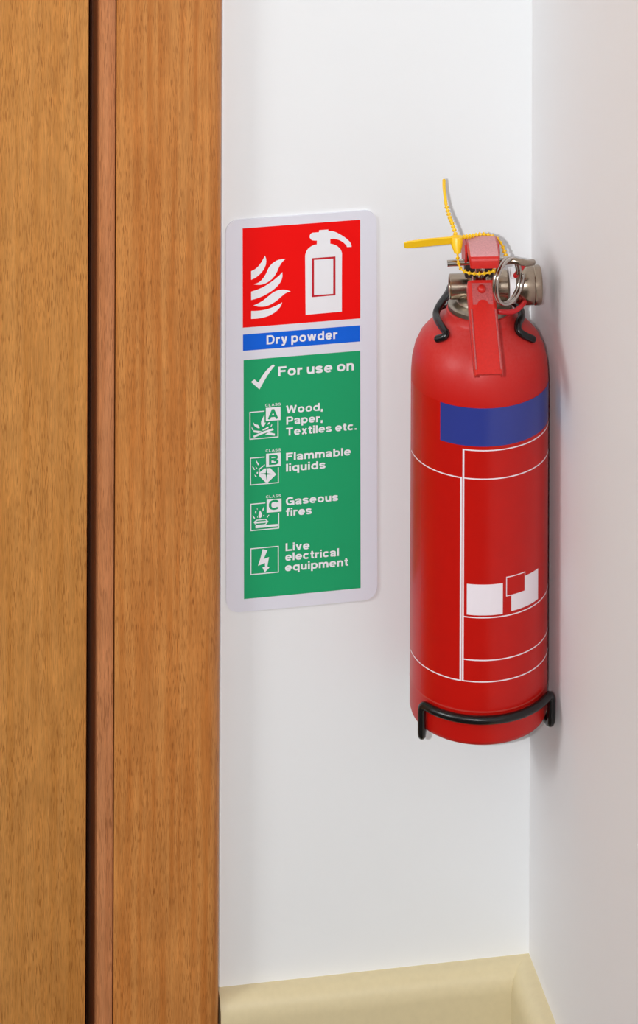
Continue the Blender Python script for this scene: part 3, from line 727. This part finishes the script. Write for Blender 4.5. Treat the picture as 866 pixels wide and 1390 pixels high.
# safety pin and its ring, doubled like a key ring
bm = bmesh.new(); tube(bm, [V(*PIN[0]), V(*PIN[1])], 1.55, 16, round_ends=False)
pin = finish('safety_pin', bm, M_STEEL, ext)
bm = bmesh.new()
pts = []
cx0, cy0, cz0, rr = 11.2, -25.5, 478.2, 10.6
for k in range(97):
    t = 2 * math.pi * k / 48; off = (k / 96 - 0.5) * 3.4
    ca, sa = math.cos(R(48)), math.sin(R(48))
    x, z = rr * math.cos(t), rr * math.sin(t)
    pts.append(V(cx0 + x * ca + off * sa, cy0 + x * sa - off * ca, cz0 + z))
tube(bm, pts, 0.85, 10)
finish('pull_ring', bm, M_STEEL, pin)
bm = bmesh.new(); tube(bm, spline([V(*p) for p in RING2]), 1.6, 12)
finish('pin_eye', bm, M_NICKEL, pin)

bm = bmesh.new(); tube(bm, spline([V(*p) for p in CORD1]), 1.3, 10)
tube(bm, spline([V(*p) for p in CORD2]), 1.25, 10)
finish('red_cord', bm, M_CORD, ext)

# ------------------------------------------------------------------ yellow tamper tie, looped round pin and levers
tie = thing('cable_tie', 'yellow beaded plastic tie with a flag tab, looped through the handle of the red extinguisher', 'cable tie', (AX, AY, ZB))
bm = bmesh.new()
hd = [Vector(p) for p in HEAD]
bmq = []
ringsq = []
for (x, y, z), (a, b) in zip([HEAD[0], HEAD[1], HEAD[2]], [(3.1, 2.2), (2.9, 2.1), (1.7, 1.5)]):
    ringsq.append([bm.verts.new(V(x + a * math.cos(2 * math.pi * k / 16) * 1.0, y + b * math.sin(2 * math.pi * k / 16), z)) for k in range(16)])
fs = []
for a, b in zip(ringsq, ringsq[1:]):
    for k in range(16): fs.append(bm.faces.new([a[k], a[(k + 1) % 16], b[(k + 1) % 16], b[k]]))
fs += [bm.faces.new(ringsq[0]), bm.faces.new(ringsq[-1])]
bmesh.ops.recalc_face_normals(bm, faces=fs)
finish('tie_head', bm, M_YELLOW, tie)

def beaded(name, ctrl, smooth_from=None, r=0.5, rb=1.2, step=2.5):
    pts = spline([V(*p) for p in ctrl], 14)
    L = [0]
    for a, b in zip(pts, pts[1:]): L.append(L[-1] + (b - a).length)
    out = []; rad = []; s = 0; ds = step / 6
    while s <= L[-1]:
        i = max(k for k in range(len(L)) if L[k] <= s + 1e-9); i = min(i, len(pts) - 2)
        t = (s - L[i]) / max(L[i + 1] - L[i], 1e-6)
        out.append(pts[i].lerp(pts[i + 1], t))
        f = max(0.0, math.cos(2 * math.pi * s / step)) ** 1.5
        if smooth_from and s > smooth_from * L[-1]: rad.append(0.85)
        else: rad.append(r + (rb - r) * f)
        s += ds
    bm = bmesh.new(); tube(bm, out, r, 8, radii=rad)
    return finish(name, bm, M_YELLOW, tie)
beaded('tie_loop', LOOP)
beaded('tie_tail', TAIL, 0.60)
bm = bmesh.new()
fpts = [(-12.8, -23, 498.3), (-16.9, -23.2, 498.1), (-28.6, -23.6, 497.4), (-38.6, -24, 496.6), (-40.2, -24, 496.4)]
strip_sweep(bm, [V(*p) for p in fpts], [(0, -0.25, 1)] * 5, [1.9, 1.95, 2.1, 1.9, 1.4], 0.5)
bmesh.ops.bevel(bm, geom=list(bm.edges), offset=0.2, segments=1, affect='EDGES')
finish('tie_flag', bm, M_YELLOW, tie)

# ------------------------------------------------------------------ black wire bracket
br = thing('wall_bracket', 'black coated wire bracket gripping the neck and foot of the red extinguisher', 'bracket', (AX, AY, ZB))
def L3(p): return Vector((p[0], p[1], p[2] - ZB))
def wire(name, pts, r, mat=M_BLACK): bm = bmesh.new(); tube(bm, pts, r, 14); return finish(name, bm, mat, br)
bm = bmesh.new(); box(bm, -14, 14, 39.2, 41.9, -3, 186, 0.8, 2)
finish('back_plate', bm, M_BLACK, br)
hl = [(-7, 38, 436), (-7, 33, 452), (-12.5, 19, 454), (-19.2, 8.5, 452.6)] + [tuple(p) for p in HL[2:]]
wire('neck_hook', spline([L3(p) for p in hl], 8), 1.85)
hr = [(7, 38, 436), (7, 33, 452), (13.5, 17, 454), (20.2, 4, 452.6)] + [tuple(p) for p in HR[1:]]
wire('neck_hook', spline([L3(p) for p in hr], 8), 1.85)
rw = 37.0; zf = 267.6; zl = 250.7
fl = [(-11, 39, zl), (-24.5, 14, zl), (-32.6, -16.8, zl), (-32.6, -16.8, zf - 0.2)]
arc = [(rw * math.sin(R(a)), -rw * math.cos(R(a)), zf) for a in range(-50, 51, 4)]
fr = [(33.0, -18.4, zf - 0.2), (33.0, -18.4, zl + 1), (29.0, 8, zl), (11, 39, zl)]
wire('foot_loop', fillet([L3(p) for p in fl + arc + fr], 3.4), 2.05)
